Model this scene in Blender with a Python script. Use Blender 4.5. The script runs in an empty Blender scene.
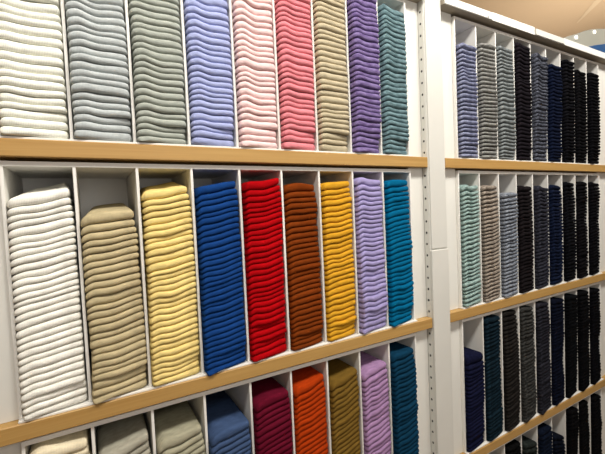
import bpy, math, random
import numpy as np
U = 0.12            # one cubby pitch in metres
Z0 = 14.75          # floor lies this many pitches below the first shelf top
C = bpy.context.scene.collection
rng = random.Random(7)
def W(x, y, z): return (x*U, y*U, (z+Z0)*U)

# ---------------------------------------------------------------- materials
def srgb(c):
    return tuple(((v/255)/12.92 if v/255 <= .04045 else ((v/255+.055)/1.055)**2.4) for v in c)
def base_mat(name, rough=.5, spec=.5):
    m = bpy.data.materials.new(name); m.use_nodes = True
    nt = m.node_tree; b = nt.nodes['Principled BSDF']
    b.inputs['Roughness'].default_value = rough
    b.inputs['Specular IOR Level'].default_value = spec
    return m, nt, b
def paint(name, col, rough=.5, var=.04, scale=3.0, spec=.4):
    m, nt, b = base_mat(name, rough, spec); c = srgb(col)
    tc = nt.nodes.new('ShaderNodeTexCoord'); n = nt.nodes.new('ShaderNodeTexNoise')
    n.inputs['Scale'].default_value = scale; n.inputs['Detail'].default_value = 4
    nt.links.new(tc.outputs['Object'], n.inputs['Vector'])
    r = nt.nodes.new('ShaderNodeValToRGB')
    r.color_ramp.elements[0].position = .3; r.color_ramp.elements[1].position = .7
    r.color_ramp.elements[0].color = (*[v*(1-var) for v in c], 1)
    r.color_ramp.elements[1].color = (*[min(1, v*(1+var)) for v in c], 1)
    nt.links.new(n.outputs['Fac'], r.inputs['Fac']); nt.links.new(r.outputs['Color'], b.inputs['Base Color'])
    return m
def wood(name, a, c2):
    m, nt, b = base_mat(name, .45, .35)
    tc = nt.nodes.new('ShaderNodeTexCoord'); mp = nt.nodes.new('ShaderNodeMapping')
    mp.inputs['Scale'].default_value = (3.0, 60, 140)
    n = nt.nodes.new('ShaderNodeTexNoise'); n.inputs['Scale'].default_value = 1.0
    n.inputs['Detail'].default_value = 6; n.inputs['Distortion'].default_value = .6
    r = nt.nodes.new('ShaderNodeValToRGB')
    r.color_ramp.elements[0].position = .25; r.color_ramp.elements[1].position = .75
    r.color_ramp.elements[0].color = (*srgb(a), 1); r.color_ramp.elements[1].color = (*srgb(c2), 1)
    nt.links.new(tc.outputs['Object'], mp.inputs['Vector']); nt.links.new(mp.outputs['Vector'], n.inputs['Vector'])
    nt.links.new(n.outputs['Fac'], r.inputs['Fac']); nt.links.new(r.outputs['Color'], b.inputs['Base Color'])
    bp = nt.nodes.new('ShaderNodeBump'); bp.inputs['Strength'].default_value = .08
    nt.links.new(n.outputs['Fac'], bp.inputs['Height']); nt.links.new(bp.outputs['Normal'], b.inputs['Normal'])
    return m
def knit(name, col, marl=0.0, second=None):
    """ribbed knit: fine vertical ribs as bump, mottled yarn, optional marl of a second yarn"""
    m, nt, b = base_mat(name, .95, .04); c = srgb(col)
    N, L = nt.nodes.new, nt.links.new
    b.inputs['Sheen Weight'].default_value = 0
    tc = N('ShaderNodeTexCoord')
    mp = N('ShaderNodeMapping'); mp.inputs['Scale'].default_value = (1, .35, .35)
    L(tc.outputs['Object'], mp.inputs['Vector'])
    wv = N('ShaderNodeTexWave'); wv.wave_type = 'BANDS'; wv.bands_direction = 'X'
    wv.inputs['Scale'].default_value = 120; wv.inputs['Distortion'].default_value = .8
    wv.inputs['Detail'].default_value = 1
    L(mp.outputs['Vector'], wv.inputs['Vector'])
    n = N('ShaderNodeTexNoise'); n.inputs['Scale'].default_value = 160 if marl else 90; n.inputs['Detail'].default_value = 3
    mp2 = N('ShaderNodeMapping'); mp2.inputs['Scale'].default_value = (.5, 1, 1.6)
    L(tc.outputs['Object'], mp2.inputs['Vector']); L(mp2.outputs['Vector'], n.inputs['Vector'])
    r = N('ShaderNodeValToRGB')
    c2 = srgb(second) if second else tuple(v*1.12 for v in c)
    c1 = tuple(v*(.9-.12*marl) for v in c)
    r.color_ramp.elements[0].position = .36; r.color_ramp.elements[1].position = .66
    r.color_ramp.elements[0].color = (*c1, 1); r.color_ramp.elements[1].color = (*[min(.95, v) for v in c2], 1)
    L(n.outputs['Fac'], r.inputs['Fac'])
    rib = N('ShaderNodeMapRange'); rib.inputs['To Min'].default_value = .93; rib.inputs['To Max'].default_value = 1.02
    L(wv.outputs['Fac'], rib.inputs['Value'])
    oi = N('ShaderNodeObjectInfo'); rr = N('ShaderNodeMapRange')
    rr.inputs['To Min'].default_value = .93; rr.inputs['To Max'].default_value = 1.05
    L(oi.outputs['Random'], rr.inputs['Value'])
    mu = N('ShaderNodeMath'); mu.operation = 'MULTIPLY'; L(rib.outputs[0], mu.inputs[0]); L(rr.outputs[0], mu.inputs[1])
    vm = N('ShaderNodeVectorMath'); vm.operation = 'SCALE'
    L(r.outputs['Color'], vm.inputs[0]); L(mu.outputs[0], vm.inputs['Scale'])
    L(vm.outputs[0], b.inputs['Base Color'])
    bp = N('ShaderNodeBump'); bp.inputs['Strength'].default_value = .2; bp.inputs['Distance'].default_value = .0008
    L(wv.outputs['Fac'], bp.inputs['Height']); L(bp.outputs['Normal'], b.inputs['Normal'])
    return m
def emis(name, col, s):
    m, nt, b = base_mat(name); b.inputs['Base Color'].default_value = (*srgb(col), 1)
    b.inputs['Emission Color'].default_value = (*srgb(col), 1); b.inputs['Emission Strength'].default_value = s
    return m
M_white = paint('white laminate', (226, 225, 219), .5, .015)
M_panel = paint('white panel', (222, 221, 214), .45, .02, 5)
M_div = paint('divider board', (230, 228, 222), .5, .02, 8)
M_cover = paint('column cover', (208, 207, 200), .4, .03, 6)
M_wood = wood('oak edge', (166, 127, 70), (184, 148, 88))
M_soffit = paint('soffit taupe', (150, 140, 124), .7, .03)
M_hole = paint('dark hole', (30, 30, 30), .8)
M_ceil = paint('tan ceiling', (208, 182, 150), .9, .03, 1.2, .1)
M_floor = paint('grey floor', (150, 140, 128), .6, .05, 1.5)
M_wall = paint('tan wall', (205, 175, 135), .9, .03, 1.2, .1)
M_blue = paint('blue print', (38, 82, 132), .5, .05)
M_teal = paint('teal print', (70, 128, 150), .5, .05)
M_pgrey = paint('grey display board', (156, 156, 146), .5, .04)
M_gap = paint('joint shadow', (120, 118, 110), .8)

# ---------------------------------------------------------------- mesh helpers
def mesh_obj(name, verts, faces, mats, origin, parent=None, smooth=False, fm=None):
    me = bpy.data.meshes.new(name)
    me.from_pydata([(v[0]-origin[0], v[1]-origin[1], v[2]-origin[2]) for v in verts], [], faces)
    for m in (mats if isinstance(mats, list) else [mats]): me.materials.append(m)
    if fm is not None: me.polygons.foreach_set('material_index', fm)
    if smooth: me.polygons.foreach_set('use_smooth', [True]*len(me.polygons))
    me.update()
    o = bpy.data.objects.new(name, me); C.objects.link(o)
    if parent is not None:
        o.parent = parent
        o.location = tuple(origin[i]-parent.location[i] for i in range(3))
    else: o.location = origin
    return o
def box_geo(x0, x1, y0, y1, z0, z1, V, F, b=.008):
    """bevelled-edge box in pitch units (chamfer b on the x-running front edges and ends)"""
    b = min(b, (x1-x0)*.3, (y1-y0)*.3, (z1-z0)*.3)
    import itertools
    n = len(V); idx = {}
    for ax in range(3):
        for s in itertools.product((0, 1), repeat=3):
            lo = (x0, y0, z0); hi = (x1, y1, z1); p = []
            for k in range(3):
                v = hi[k] if s[k] else lo[k]
                if k != ax: v += -b if s[k] else b
                p.append(v)
            idx[(ax, s)] = len(V); V.append(W(*p))
    def add(q):
        F.append(q)
    for ax in range(3):
        o = [k for k in range(3) if k != ax]
        for s in (0, 1):
            q = []
            for a, c in ((0, 0), (1, 0), (1, 1), (0, 1)):
                t = [0, 0, 0]; t[ax] = s; t[o[0]] = a; t[o[1]] = c; q.append(idx[(ax, tuple(t))])
            flip = (s == 0) ^ (ax == 1)
            add(q[::-1] if flip else q)
    for ax in range(3):      # edges running along ax
        o = [k for k in range(3) if k != ax]
        for a in (0, 1):
            for c in (0, 1):
                t0 = [0, 0, 0]; t0[o[0]] = a; t0[o[1]] = c; t1 = list(t0); t1[ax] = 1
                add([idx[(o[0], tuple(t0))], idx[(o[0], tuple(t1))], idx[(o[1], tuple(t1))], idx[(o[1], tuple(t0))]])
    for s in itertools.product((0, 1), repeat=3):
        add([idx[(0, s)], idx[(1, s)], idx[(2, s)]])
def box(name, x0, x1, y0, y1, z0, z1, mat, parent=None, b=.008):
    V, F = [], []; box_geo(x0, x1, y0, y1, z0, z1, V, F, b)
    o = mesh_obj(name, V, F, mat, W((x0+x1)/2, (y0+y1)/2, z0), parent)
    import bmesh
    bm = bmesh.new(); bm.from_mesh(o.data); bmesh.ops.recalc_face_normals(bm, faces=bm.faces)
    bm.to_mesh(o.data); bm.free()
    return o
def empty(name, loc, label, cat, group=None):
    o = bpy.data.objects.new(name, None); C.objects.link(o); o.location = loc; o.empty_display_size = .05
    return tag(o, label, cat, group)
def tag(o, label=None, cat=None, group=None, kind=None):
    if label: o['label'] = label
    if cat: o['category'] = cat
    if group: o['group'] = group
    if kind: o['kind'] = kind
    return o

# ---------------------------------------------------------------- the room
FZ = -Z0; CZ = 12.5
tag(box('floor', -25, 64, -28, 26, FZ-.5, FZ, M_floor), kind='structure')
tag(box('ceiling', -25, 64, -28, 26, CZ, CZ+.5, M_ceil), kind='structure')
tag(box('wall_back', -25, 64, 26, 26.5, FZ, CZ, M_wall), kind='structure')
tag(box('wall_right', 64, 64.5, -28, 26, FZ, CZ, M_wall), kind='structure')
tag(box('wall_left', -25.5, -25, -28, 26, FZ, CZ, M_wall), kind='structure')
tag(box('wall_front', -25, 64, -28.5, -28, FZ, CZ, M_wall), kind='structure')

# ---------------------------------------------------------------- shelving carcass
T = .2881; S = [0.0, -4.6121, -9.2273, -13.4]
BD = 2.0                # cubby depth
XO = [0.0, 11.0357]     # left edge of the nine cubbies in each bay
SF = -.1065             # front of the wooden shelves
HT = 4.58; HB = 4.355
X0L, X1L, X0R, X1R = -1.25, 9.60, 10.3135, 21.3
def bay(name, label, xa, xb, c0):
    r = empty(name, W((xa+xb)/2, 1, FZ), label, 'shelving')
    box('back_panel', xa, xb, BD+.06, BD+.2, FZ, HB, M_panel, r)
    cuts = [HB]+[v for k in range(4 if c0 > 1 else 3) for v in (S[k], S[k]-T) if not (c0 < 1 and k == 2)]+[FZ]
    for q in range(0, len(cuts), 2):
        box('filler_panel', xa, c0-.03, .1, .2, cuts[q+1]+.004, cuts[q]-.004, M_panel, r, .003)
        box('filler_panel', c0+9.03, xb, .1, .2, cuts[q+1]+.004, cuts[q]-.004, M_panel, r, .003)
    box('top_board', xa, xb, -.2, BD+.2, HB, HT-.02, M_soffit, r)
    return r
X1Lb = X1L-.012
left_bay = bay('shelving_bay', 'tall white shelving bay holding the brightly coloured sock stacks at left', X0L, X1Lb, XO[0])
right_bay = bay('shelving_bay', 'tall white shelving bay holding the grey and black sock stacks at right', X0R, X1R, XO[1])
# fascia strips along the top
def fascia(xs, parent):
    for i in range(len(xs)-1):
        dy = [0, .03, -.012, .02][i % 4]; dz = [.0, .035, -.015, .02][i % 4]
        box('fascia_strip', xs[i]+.02, xs[i+1]-.02, -.245+dy, -.201, HB+.004, HT+dz, (M_cover if i % 2 == 0 else M_white), parent, .006)
fascia([X0L, 3.0, X1L], left_bay)
fascia([X0R, 12.55, 14.95, 16.85, X1R], right_bay)
box('label_clip', 12.3, 12.38, -.29, -.246, HB-.03, HB+.1, M_white, right_bay, .01)

# central column with a row of peg holes in its side
col = empty('shelf_upright', W(9.95, 0, FZ), 'white square column with peg holes between the two shelving bays', 'column')
box('column_body', X1L+.012, X0R-.012, -.085, BD+.2, FZ, HT-.02, M_cover, col)
box('upper_cover', X1L+.05, X0R-.014, -.115, -.086, -2.62, HT-.03, M_cover, col, .012)
box('lower_cover', X1L+.004, X0R-.014, -.15, -.086, FZ, -2.66, M_cover, col, .014)
V, F, fm = [], [], []
box_geo(X1L, X1L+.011, -.07, .1, FZ, HT-.03, V, F, .002); fm = [0]*len(F)
z = .14+.3275*12
while z > FZ+.5:
    n = len(V); V.append(W(X1L-.004, .018, z))
    for k in range(10):
        a = 2*math.pi*k/10; V.append(W(X1L-.003, .018+.03*math.cos(a), z+.036*math.sin(a)))
    for k in range(10): F.append([n, n+1+(k+1) % 10, n+1+k]); fm.append(1)
    z -= .3275
mesh_obj('peg_strip', V, F, [M_cover, M_hole], W(X1L, 0, FZ), col, fm=fm)

# wooden shelf boards
names = ['top', 'second', 'third', 'lowest']
for b_, (xa, xb) in enumerate(((X0L, X1L), (X0R, X1R))):
    for k in range(4):
        o = box('wooden_shelf', xa+.004, xb-.004, SF, BD+.05, S[k]-T, S[k], M_wood, None, .014)
        side = 'left bay' if b_ == 0 else 'right bay'
        what = {(0, 0): 'oak shelf board under the white, grey, pink and purple sock stacks, left bay',
                (0, 1): 'oak shelf board under the red, blue and mustard sock stacks, left bay',
                (0, 2): 'oak shelf board below the maroon and orange sock stacks, left bay',
                (1, 0): 'uppermost oak shelf board of the right bay, under grey and navy stacks',
                (1, 1): 'oak shelf board under the pale aqua sock stack, right bay',
                (1, 2): 'oak shelf board under the indigo sock stack, right bay'}
        if (k == 3 and b_ == 0) or (b_ == 0 and k == 2): bpy.data.objects.remove(o); continue
        what[(1, 3)] = 'lowest oak shelf board of the right bay, under the bottom cubby box'
        tag(o, what[(b_, k)], 'shelf', 'oak shelf boards')

# white cubby boxes, nine cells each
def cubby(x0, zb, ztop, label):
    r = empty('cubby_box', W(x0+4.5, BD/2, zb), label, 'shelf divider', 'white nine-cell cubby boxes')
    e = .025
    box('bottom_panel', x0-e, x0+9+e, -.075, BD, zb+.002, zb+.037, M_div, r, .004)
    box('top_panel', x0-e, x0+9+e, 0, BD, ztop, ztop+.085, M_div, r, .004)
    box('back_panel', x0-e, x0+9+e, BD, BD+.04, zb+.002, ztop+.085, M_div, r, .004)
    for k in range(10):
        nm = 'side_panel' if k in (0, 9) else 'divider'
        w = e if 0 < k < 9 else e
        box(nm, x0+k-w, x0+k+w, .004, BD-.002, zb+.038, ztop-.001, M_div, r, .004)
    return r
cubby(0, S[0], 4.18, 'white nine-cell cubby box holding the white to teal-grey stacks, top left')
cubby(0, S[1], -.4295, 'white nine-cell cubby box holding the red, blue and mustard stacks, left bay')
cubby(0, S[2], S[1]-.4295, 'white nine-cell cubby box holding the maroon and orange stacks, bottom left')
cubby(XO[1], S[0], 4.18, 'white nine-cell cubby box above the uppermost shelf of the right bay')
cubby(XO[1], S[1], -.4295, 'white nine-cell cubby box holding the pale aqua stack, right bay')
cubby(XO[1], S[2], S[1]-.4295, 'white nine-cell cubby box holding the indigo and charcoal stacks, right bay')
cubby(XO[1], S[3], S[2]-.4295, 'lowest white nine-cell cubby box, bottom right below the third shelf')

# ---------------------------------------------------------------- folded socks
def layer_mesh(x0, w, lo, hi, yf, depth, V, F, nx=14, npf=7, droop=0., under=1e9, pw=.6, rise=0., sqm=.62):
    """one folded pair: a rounded fold at the front, ribbed slab running back.
       lo(u), hi(u): lower and upper surface; yf(u): front line"""
    base = len(V)
    us = [.5-.5*math.cos(math.pi*k/nx)*.6-.5*(1-2*k/nx)*.4 for k in range(nx+1)]
    rows = npf+4
    for k, u in enumerate(us):
        e = max(0, 1-abs(2*u-1)**13)
        sq = sqm+(1-sqm)*e**.5
        zl, zh = lo(u), hi(u); mid = (zl+zh)/2; h = (zh-zl)*sq
        x = x0+w*u
        yn = yf(u)+(1-e**.5)*.06
        R = min(.095, (zh-zl)*.62)
        prof = []
        for j in range(npf):
            t = math.pi*(j/(npf-1)-.5)
            cy = math.cos(t)**pw if abs(math.cos(t)) > 1e-6 else 0
            prof.append((yn+R*(1-cy), mid+.5*h*math.sin(t)))
        prof += [(depth*.55, mid+.5*h*.97+rise*.75), (depth, mid+.5*h*.72+rise), (depth, mid-.5*h*.72), (depth*.55, mid-.5*h*.97)]
        for j, (y, z) in enumerate(prof):
            if droop and y < under: z -= droop*max(0, 1-u*1.5)*min(1, (under-y)/.05)
            xx = x
            if rise and npf <= j <= npf+1: xx = x0+w*(.5+(u-.5)*.74)+.04
            V.append(W(xx, y, z))
    for k in range(nx):
        for j in range(rows):
            a = base+k*rows+j; b2 = base+k*rows+(j+1) % rows
            F.append([a, b2, b2+rows, a+rows])
    F.append([base+j for j in range(rows)][::-1])
    F.append([base+nx*rows+j for j in range(rows)])

# camera model (only used to find which pairs show largest)
f_, cx, cy, cz, yaw, pit, rol = 373.626, 1.1849, -7.5773, -1.3621, .5158, -.043, -.045
fwd = np.array([math.sin(yaw)*math.cos(pit), math.cos(yaw)*math.cos(pit), math.sin(pit)])
rt = np.array([math.cos(yaw), -math.sin(yaw), 0]); up = np.cross(rt, fwd)
rgt = math.cos(rol)*rt+math.sin(rol)*up; upv = -math.sin(rol)*rt+math.cos(rol)*up
def px(X, Y, Z):
    v = np.array([X-cx, Y-cy, Z-cz]); w = v@fwd
    return 302.5+f_*(v@rgt)/w, 227-f_*(v@upv)/w

ORD = ['zeroth', 'first', 'second', 'third', 'fourth', 'fifth', 'sixth', 'seventh', 'eighth', 'ninth', 'tenth', 'eleventh',
       'twelfth', 'thirteenth', 'fourteenth', 'fifteenth', 'sixteenth', 'seventeenth', 'eighteenth', 'nineteenth', 'twentieth']
def ordn(n):
    if n <= 20: return ORD[n]
    tens = {2: 'twent', 3: 'thirt', 4: 'fort'}[n//10]
    return tens+'ieth' if n % 10 == 0 else tens+'y-'+ORD[n % 10]

# (bay, shelf index, cell, colour words, colour, top z left, top z right, pairs, kind, options)
D = []
def add(bay_, row, cell, words, colr, tl, tr, n, style='plain', **k):
    D.append(dict(bay=bay_, row=row, cell=cell, words=words, col=colr, tl=tl, tr=tr, n=n, style=style, **k))
UL = [('white', (240, 240, 228)), ('light grey', (178, 184, 184)), ('sage grey', (162, 167, 158)), ('periwinkle blue', (160, 168, 208)),
      ('pale pink', (236, 204, 202)), ('rose pink', (216, 130, 138)), ('sand beige', (188, 176, 148)), ('purple', (108, 90, 138)),
      ('teal grey', (88, 112, 118))]
for i, (wd, c) in enumerate(UL):
    t = 3.86 if i == 8 else 3.95+.05*math.sin(i*2.1)
    add(0, 0, i, wd, c, t, t+.04, [29, 31, 31, 31, 31, 31, 31, 31, 30][i], second={7: (136, 120, 166), 8: (122, 150, 156)}.get(i))
ML = [('white', (242, 240, 230), -.97, -.78, 31), ('beige', (184, 170, 134), -1.31, -1.17, 26), ('pale yellow', (232, 208, 134), -.90, -.76, 32),
      ('royal blue', (22, 62, 124), -.84, -.64, 33), ('red', (172, 6, 14), -.76, -.58, 31), ('brown', (122, 54, 14), -.77, -.71, 30),
      ('mustard', (222, 164, 44), -.74, -.66, 30), ('lavender', (166, 156, 204), -.63, -.62, 31), ('bright teal', (4, 100, 142), -.69, -.62, 30)]
for i, (wd, c, a, b_, n) in enumerate(ML): add(0, 1, i, wd, c, a, b_, n, rise=[.24, .22, .22, 0, 0, 0, 0, 0, 0][i])
LL = [('cream', (226, 214, 184), -5.20, -5.18), ('light grey', (168, 164, 148), -5.68, -5.42), ('stone grey', (158, 154, 132), -5.74, -5.60),
      ('slate blue', (66, 86, 122), -5.92, -5.78), ('maroon', (98, 16, 38), -5.52, -5.42), ('orange', (176, 58, 12), -5.52, -5.34),
      ('olive brown', (120, 92, 38), -5.66, -5.44), ('lilac', (170, 134, 176), -5.63, -5.50), ('dark teal', (14, 56, 82), -5.42, -5.34)]
for i, (wd, c, a, b_) in enumerate(LL): add(0, 2, i, wd, c, a, b_, int(round((min(a, b_)-S[2])/.133)))
blk = (5, 5, 7); blk2 = (7, 6, 8); nvy = (11, 17, 36)
UR = [('blue and white marled', (104, 109, 142), (166, 171, 198), 3.42, 3.50), ('mid grey marled', (122, 122, 120), (168, 168, 163), 3.65, 3.72),
      ('cool grey marled', (112, 118, 120), (158, 165, 166), 3.72, 3.80), ('charcoal', (21, 18, 23), (36, 31, 37), 3.98, 4.03),
      ('slate grey marled', (43, 46, 54), (106, 110, 124), 3.75, 3.82), ('navy', (11, 18, 40), (21, 30, 54), 3.56, 3.62),
      ('black', blk, (21, 21, 27), 3.90, 3.97), ('black', blk, (20, 20, 23), 3.66, 3.72), ('black', blk, (20, 20, 24), 3.70, 3.76)]
MR = [('pale aqua marled', (122, 150, 146), (176, 200, 194), -.84, -.78), ('taupe marled', (122, 111, 102), (178, 166, 152), -.83, -.80),
      ('blue grey marled', (98, 106, 120), (160, 166, 176), -1.07, -1.06), ('black brown', (18, 15, 18), (33, 28, 30), -.86, -.86),
      ('dark slate', (30, 31, 40), (60, 61, 72), -.90, -.90), ('navy', nvy, (24, 34, 60), -.84, -.84),
      ('black', blk, (20, 21, 27), -.73, -.73), ('black', blk2, (23, 21, 25), -.71, -.71), ('black', blk, (21, 20, 25), -.75, -.75)]
LR = [('indigo', (18, 20, 44), (25, 28, 57), -6.12, -6.16), ('dark teal', (10, 24, 34), (24, 43, 54), -5.16, -5.17),
      ('charcoal brown', (23, 20, 20), (44, 41, 38), -5.13, -5.15), ('dark grey marled', (37, 37, 36), (74, 74, 72), -5.14, -5.17),
      ('dark slate', (25, 25, 31), (50, 50, 59), -5.15, -5.18), ('midnight navy', (8, 11, 25), (18, 23, 41), -5.16, -5.19),
      ('black', blk, (18, 20, 23), -5.16, -5.19), ('black', blk, (18, 18, 21), -5.15, -5.18), ('black', blk, (18, 18, 23), -5.2, -5.24)]
BR = [('dark teal', (11, 21, 28), (21, 34, 43), -10.2, -10.4), ('charcoal', (20, 20, 21), (33, 33, 34), -10.2, -10.4),
      ('black', blk, (20, 20, 21), -9.78, -9.86), ('dark grey green', (31, 37, 36), (51, 57, 54), -10.0, -10.2),
      ('navy', (11, 18, 34), (21, 30, 48), -9.86, -9.93), ('dark navy', (10, 15, 27), (18, 24, 38), -10.4, -10.7),
      ('black', blk, (18, 18, 20), -9.74, -9.86), ('black', blk, (18, 18, 20), -9.76, -9.88), ('black', blk, (18, 18, 20), -9.78, -9.9)]
for row, tab in enumerate((UR, MR, LR, BR)):
    for i, (wd, c, c2, a, b_) in enumerate(tab):
        add(1, row, i, wd, c, a, b_, int(round((min(a, b_)-S[row])/.128)), 'marl', second=c2)
rowname = {(0, 0): 'top-left', (0, 1): 'middle-left', (0, 2): 'bottom-left', (1, 0): 'upper right-bay', (1, 1): 'middle right-bay',
           (1, 2): 'third-row right-bay', (1, 3): 'lowest right-bay'}
nth_black = {6: 'third-last', 7: 'second-last', 8: 'last'}

socks = []     # every pair, with its geometry recipe
for si, d in enumerate(D):
    r = random.Random(100+si*13)
    x0 = XO[d['bay']]+d['cell']; zb = S[d['row']]+.047; n = d['n']
    mk = None
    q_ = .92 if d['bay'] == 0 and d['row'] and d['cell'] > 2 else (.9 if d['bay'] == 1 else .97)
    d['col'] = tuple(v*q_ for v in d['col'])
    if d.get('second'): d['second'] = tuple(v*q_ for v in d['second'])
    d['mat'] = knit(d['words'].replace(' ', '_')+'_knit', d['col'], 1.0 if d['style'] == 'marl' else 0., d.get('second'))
    # layer thicknesses
    th = [max(.72, 1+r.gauss(0, .13)) for _ in range(n)]
    if d['row'] > 0 or d['cell'] == 8 or d['bay'] == 1: th[-1] = 1.35 if d['row'] else 1.15; th[-2] = 1.1
    if d['bay'] == 1 and d['row'] == 2 and d['cell'] == 0: th[-1] = 2.4
    tot = sum(th); H = (d['tl']+d['tr'])/2-zb
    zs = [zb]
    for t in th: zs.append(zs[-1]+t/tot*H)
    tilt = (d['tr']-d['tl'])
    lt = H/n
    # shared wave of the pile, drifting from layer to layer
    amp = .30*lt; bump_c = r.uniform(.2, .3); up_row = d['row'] == 0
    offs = []; a1 = amp*((1.1 if d['bay'] == 0 else .8) if up_row else .45); a2 = r.uniform(-.12, .12)*lt; ph = r.uniform(0, 6)
    for i in range(n+1):
        a1 += r.gauss(0, .04*lt); a1 = min(max(a1, .05*lt), (.5 if up_row else .3)*lt)
        a2 += r.gauss(0, .06*lt); a2 = max(-.16*lt, min(.16*lt, a2))
        bump_c += r.gauss(0, .006); ph += r.gauss(.02, .06)
        sag = .35*lt
        tl = (tilt*(.3+.7*i/n)+.05*math.sin(math.pi*i/n)*(1 if d['row'] else .2)) if i else 0
        fade = min(1, i/2.0)
        offs.append((a1*fade*((.35+.65*i/n) if up_row else 1), bump_c, a2*fade, ph, sag*fade, tl))
    def off(i, u, offs=offs):
        a, c, b_, p, sg, tl = offs[i]
        return (a*math.exp(-((u-c+.06)/.12)**2) - .5*a*math.exp(-((u-.52)/.14)**2) + b_*.8*math.sin(2*math.pi*(u*.9)+p)
                - .6*sg*math.exp(-u/.04) - .4*sg*math.exp(-(1-u)/.04) + tl*(u-.5))
    gp = .03 if d['bay'] == 0 else (.12 if d['cell'] < 3 and d['row'] < 2 else .035)
    yd = r.gauss(0, .01); drift = 0
    xo = 0
    for i in range(n):
        drift += r.gauss(0, .010); drift *= .93
        xo += r.gauss(0, .006 if d['bay'] == 0 else .003); xo *= .9
        top = i == n-1
        w = (.915 if d['bay'] == 0 else .92)+r.gauss(0, .006 if d['bay'] == 0 else .002); xs = x0+.037+xo+(.915-w)*.5
        if i >= n-3 and (d['row'] > 0): w -= .02*(i-n+4); xs += .004*(i-n+4)
        w = min(w, x0+.968-xs); xs = max(xs, x0+.032)
        yl = -.15+yd+drift+r.gauss(0, .006); yr = -.15+yd+drift+((.08 if up_row else .11) if i > 2 else (.17 if d['bay'] == 0 else .13))+r.gauss(0, .008 if d['bay'] == 0 else .003)
        if top: yl += .02
        cv = r.gauss(0, .012)
        wob = [r.gauss(0, .03*lt) for _ in range(4)]
        def lo(u, i=i, zs=zs, off=off, gp=gp, lt=lt): return zs[i]+off(i, u)+gp*lt
        def hi(u, i=i, zs=zs, off=off, gp=gp, lt=lt, top=top):
            v = zs[i+1]+off(i+1, u)-gp*lt
            if top: v += .25*lt*math.sin(math.pi*min(1, u*1.2))
            return v
        def yf(u, yl=yl, yr=yr, cv=cv): return yl+(yr-yl)*u**1.15+cv*math.sin(math.pi*u)
        zc = (zs[i]+zs[i+1])/2
        a = px(xs, -.15, zc); b_ = px(xs+w, 0, zc)
        c1 = px(xs+w/2, -.1, zs[i]); c2 = px(xs+w/2, -.1, zs[i+1])
        x_l, x_r = max(0, min(605, a[0])), max(0, min(605, b_[0]))
        y_t, y_b = max(0, min(454, c2[1])), max(0, min(454, c1[1]))
        area = max(0, x_r-x_l)*max(0, y_b-y_t)
        fromtop = not (d['bay'] == 0 and d['row'] == 0 and d['cell'] < 8)
        k = n-i if fromtop else i+1
        if not fromtop and c1[1] < -14: continue      # far above the frame
        socks.append(dict(d=d, i=i, area=area, k=k, fromtop=fromtop, x0=xs, w=w, lo=lo, hi=hi, yf=yf,
                          depth=1.72+r.uniform(-.06, .06), zs=zs[i], bottom=(i == 0),
                          rise=(d.get('rise', 0) if top else 0)))
for bay_ in (0, 1):
    ss = sorted([s for s in socks if s['d']['bay'] == bay_], key=lambda s: -s['area'])
    for q, s in enumerate(ss): s['ind'] = q < 300 and s['area'] > 0
rest = {0: ([], [], [], []), 1: ([], [], [], [])}
for s in socks:
    d = s['d']; lod = dict(nx=16, npf=9) if d['bay'] == 0 else dict(nx=12, npf=7)
    kw = dict(droop=.055 if s['bottom'] else 0, under=SF-.006, pw=.55 if d['bay'] == 0 else .85, rise=s['rise'], sqm=.62 if d['bay'] == 0 else .85)
    if s['ind']:
        V, F = [], []
        layer_mesh(s['x0'], s['w'], s['lo'], s['hi'], s['yf'], s['depth'], V, F, **lod, **kw)
        o = mesh_obj('folded_socks' if d['bay'] == 0 else 'folded_marled_socks', V, F, d['mat'],
                     W(s['x0']+s['w']/2, .8, s['zs']), None, True)
        wd = d['words']
        if wd == 'black': wd = 'black'
        place = ordn(s['k'])+' from the '+('top' if s['fromtop'] else 'bottom')
        if s['k'] == 1: place = 'topmost' if s['fromtop'] else 'lowest'; place += ' pair'
        stack = 'its '+rowname[(d['bay'], d['row'])]+' stack'
        if wd == 'black': stack = 'the '+nth_black.get(d['cell'], '')+' '+rowname[(d['bay'], d['row'])]+' stack'
        tag(o, f"{wd} {'ribbed ' if d['bay'] == 0 else ''}folded socks, {place} of {stack}", 'socks',
            f"{wd} folded socks in the {rowname[(d['bay'], d['row'])]} stack")
    else:
        V, F, fm, mats = rest[d['bay']]
        n0 = len(F)
        layer_mesh(s['x0'], s['w'], s['lo'], s['hi'], s['yf'], s['depth'], V, F, **lod, **kw)
        if d['mat'] not in mats: mats.append(d['mat'])
        fm += [mats.index(d['mat'])]*(len(F)-n0)
for b_, nm, lb in ((0, 'folded_socks', 'remaining small folded socks in the colourful left-bay stacks, mostly beside the column'),
                   (1, 'folded_marled_socks', 'remaining small dark folded socks in the grey, navy and black right-bay stacks')):
    V, F, fm, mats = rest[b_]
    if V:
        o = mesh_obj(nm, V, F, mats, W(XO[b_]+4.5, .8, S[2]), None, True, fm)
        tag(o, lb, 'socks', kind='stuff')

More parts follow.
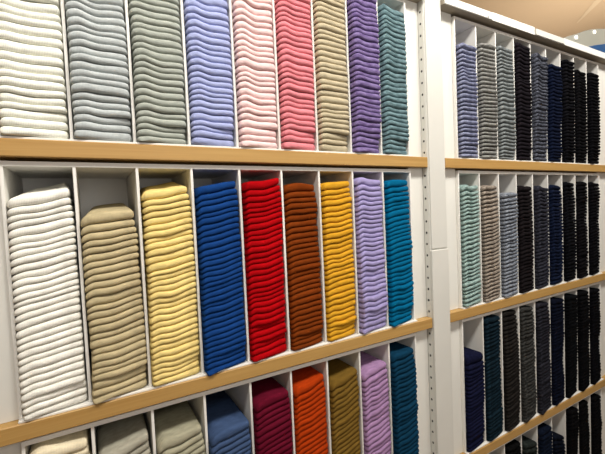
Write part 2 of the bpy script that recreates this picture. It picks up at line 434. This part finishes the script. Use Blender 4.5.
# ---------------------------------------------------------------- display board on top, far right
def panel_poly(name, pts, y0, y1, mat, parent):
    V = [W(x, y0, z) for x, z in pts]+[W(x, y1, z) for x, z in pts]; n = len(pts)
    F = [list(range(n)), list(range(n, 2*n))[::-1]]+[[i, i+n, (i+1) % n+n, (i+1) % n] for i in range(n)]
    return mesh_obj(name, V, F, mat, W(pts[0][0], y0, pts[0][1]), parent)
pb = empty('display_board', W(23, 1.5, HT), 'pale grey curved display board with blue wave on top of the right bay', 'sign')
panel_poly('board', [(19.6, HT), (27, HT), (27, 7.5), (25.6, 7.38), (24.5, 7.2), (23.3, 6.95), (22.4, 6.68), (21.6, 6.38), (20.9, 6.15), (20.2, 5.9), (19.6, 5.6)],
           1.5, 1.62, M_pgrey, pb)
panel_poly('blue_wave', [(21.2, HT+.02), (27, HT+.02), (27, 6.7), (25.6, 6.62), (24.6, 6.45), (23.6, 6.22), (22.6, 5.95), (21.6, 5.6)], 1.47, 1.499, M_blue, pb)
panel_poly('teal_wave', [(22.6, HT+.03), (27, HT+.03), (27, 5.9), (25.6, 6.02), (24.8, 6.0), (24, 5.8), (23.2, 5.5)], 1.45, 1.469, M_teal, pb)
for (x, z) in ((21.55, 6.2), (23.35, 6.8)):
    panel_poly('fixing_cap', [(x+.09*math.cos(a*math.pi/6), z+.09*math.sin(a*math.pi/6)) for a in range(12)], 1.43, 1.499, emis('cap_glow', (255, 252, 240), .8), pb)  # caps are no lamps; their brightness is put in as emission
box('rail', X1R+.02, 27.2, 1.2, 1.9, HT-.3, HT-.03, M_panel, pb)

# ceiling light and painted streak of light
def ceil_at(u, v):
    dr = fwd+rgt*(u-302.5)/f_-upv*(v-227)/f_
    t = (CZ-cz)/dr[2]; return cx+dr[0]*t, cy+dr[1]*t
p1 = (33.9, 4.6); p2 = (36.0, 7.2)
lt_ = empty('ceiling_light', W(33.7, 3.9, CZ-.3), 'bright recessed ceiling light at the far top right corner', 'light')
box('light_frame', 32.2, 35.2, 3.0, 4.7, CZ-.16, CZ, M_white, lt_)
box('light_diffuser', 32.35, 35.05, 3.15, 4.55, CZ-.2, CZ-.17, emis('diffuser', (255, 246, 226), 2.2), lt_)
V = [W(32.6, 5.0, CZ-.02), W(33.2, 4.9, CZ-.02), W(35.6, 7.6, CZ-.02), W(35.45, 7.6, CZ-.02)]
tag(mesh_obj('painted_streak_1', V, [[0, 1, 2, 3]], paint('streak_tan', (219, 196, 164), .9, .01), V[0]), kind='structure')  # lighter tan sheet that paints a streak of light onto the ceiling

# ---------------------------------------------------------------- lights
def area(x, y, z, size, power, col, tx, ty, tz, sy=None):
    l = bpy.data.lights.new('ceiling_or_fill_light', 'AREA'); l.energy = power; l.color = col
    l.shape = 'RECTANGLE'; l.size = size*U; l.size_y = (sy or size)*U
    o = bpy.data.objects.new('ceiling_or_fill_light', l); C.objects.link(o); o.location = W(x, y, z)
    from mathutils import Vector
    dv = Vector(W(tx, ty, tz))-Vector(W(x, y, z)); o.rotation_euler = dv.to_track_quat('-Z', 'Y').to_euler()
    return o
warm = (1, .965, .9)
area(4, -15, 1.5, 9, 9, (1, .97, .93), 5, 0, -2)  # added soft fill from the front for the cell interiors, no fixture there
area(16, -14, 1.5, 9, 4, (1, .97, .93), 14, 0, -2)  # second added front fill, weaker, aimed at the right bay
area(-2, -8.5, 12.0, 3, 29, warm, 0, 0, -1)
area(6, -8.5, 12.0, 3, 29, warm, 6, 0, -1)
area(15, -8.0, 12.0, 3, 25, warm, 14, 0, -1)
area(24, -8.0, 12.0, 3, 22, warm, 22, 0, -1)
area(30, 2, 3.0, 8, 26, (1, .93, .82), 34, 10, 12.5)      # added warm wash to brighten the far ceiling, no fixture there
w = bpy.data.worlds.new('World'); bpy.context.scene.world = w; w.use_nodes = True
w.node_tree.nodes['Background'].inputs[0].default_value = (1, .96, .9, 1)
w.node_tree.nodes['Background'].inputs[1].default_value = .42

# ---------------------------------------------------------------- camera
cam = bpy.data.cameras.new('camera'); co = bpy.data.objects.new('camera', cam); C.objects.link(co)
cam.sensor_width = 36; cam.sensor_fit = 'HORIZONTAL'; cam.lens = f_/605*36; cam.clip_start = .02
from mathutils import Matrix
m = Matrix(((rgt[0], upv[0], -fwd[0]), (rgt[1], upv[1], -fwd[1]), (rgt[2], upv[2], -fwd[2]))).to_4x4()
m.translation = W(cx, cy, cz); co.matrix_world = m
bpy.context.scene.camera = co
sc = bpy.context.scene
sc.view_settings.view_transform = 'Standard'; sc.view_settings.look = 'None'; sc.view_settings.exposure = 0
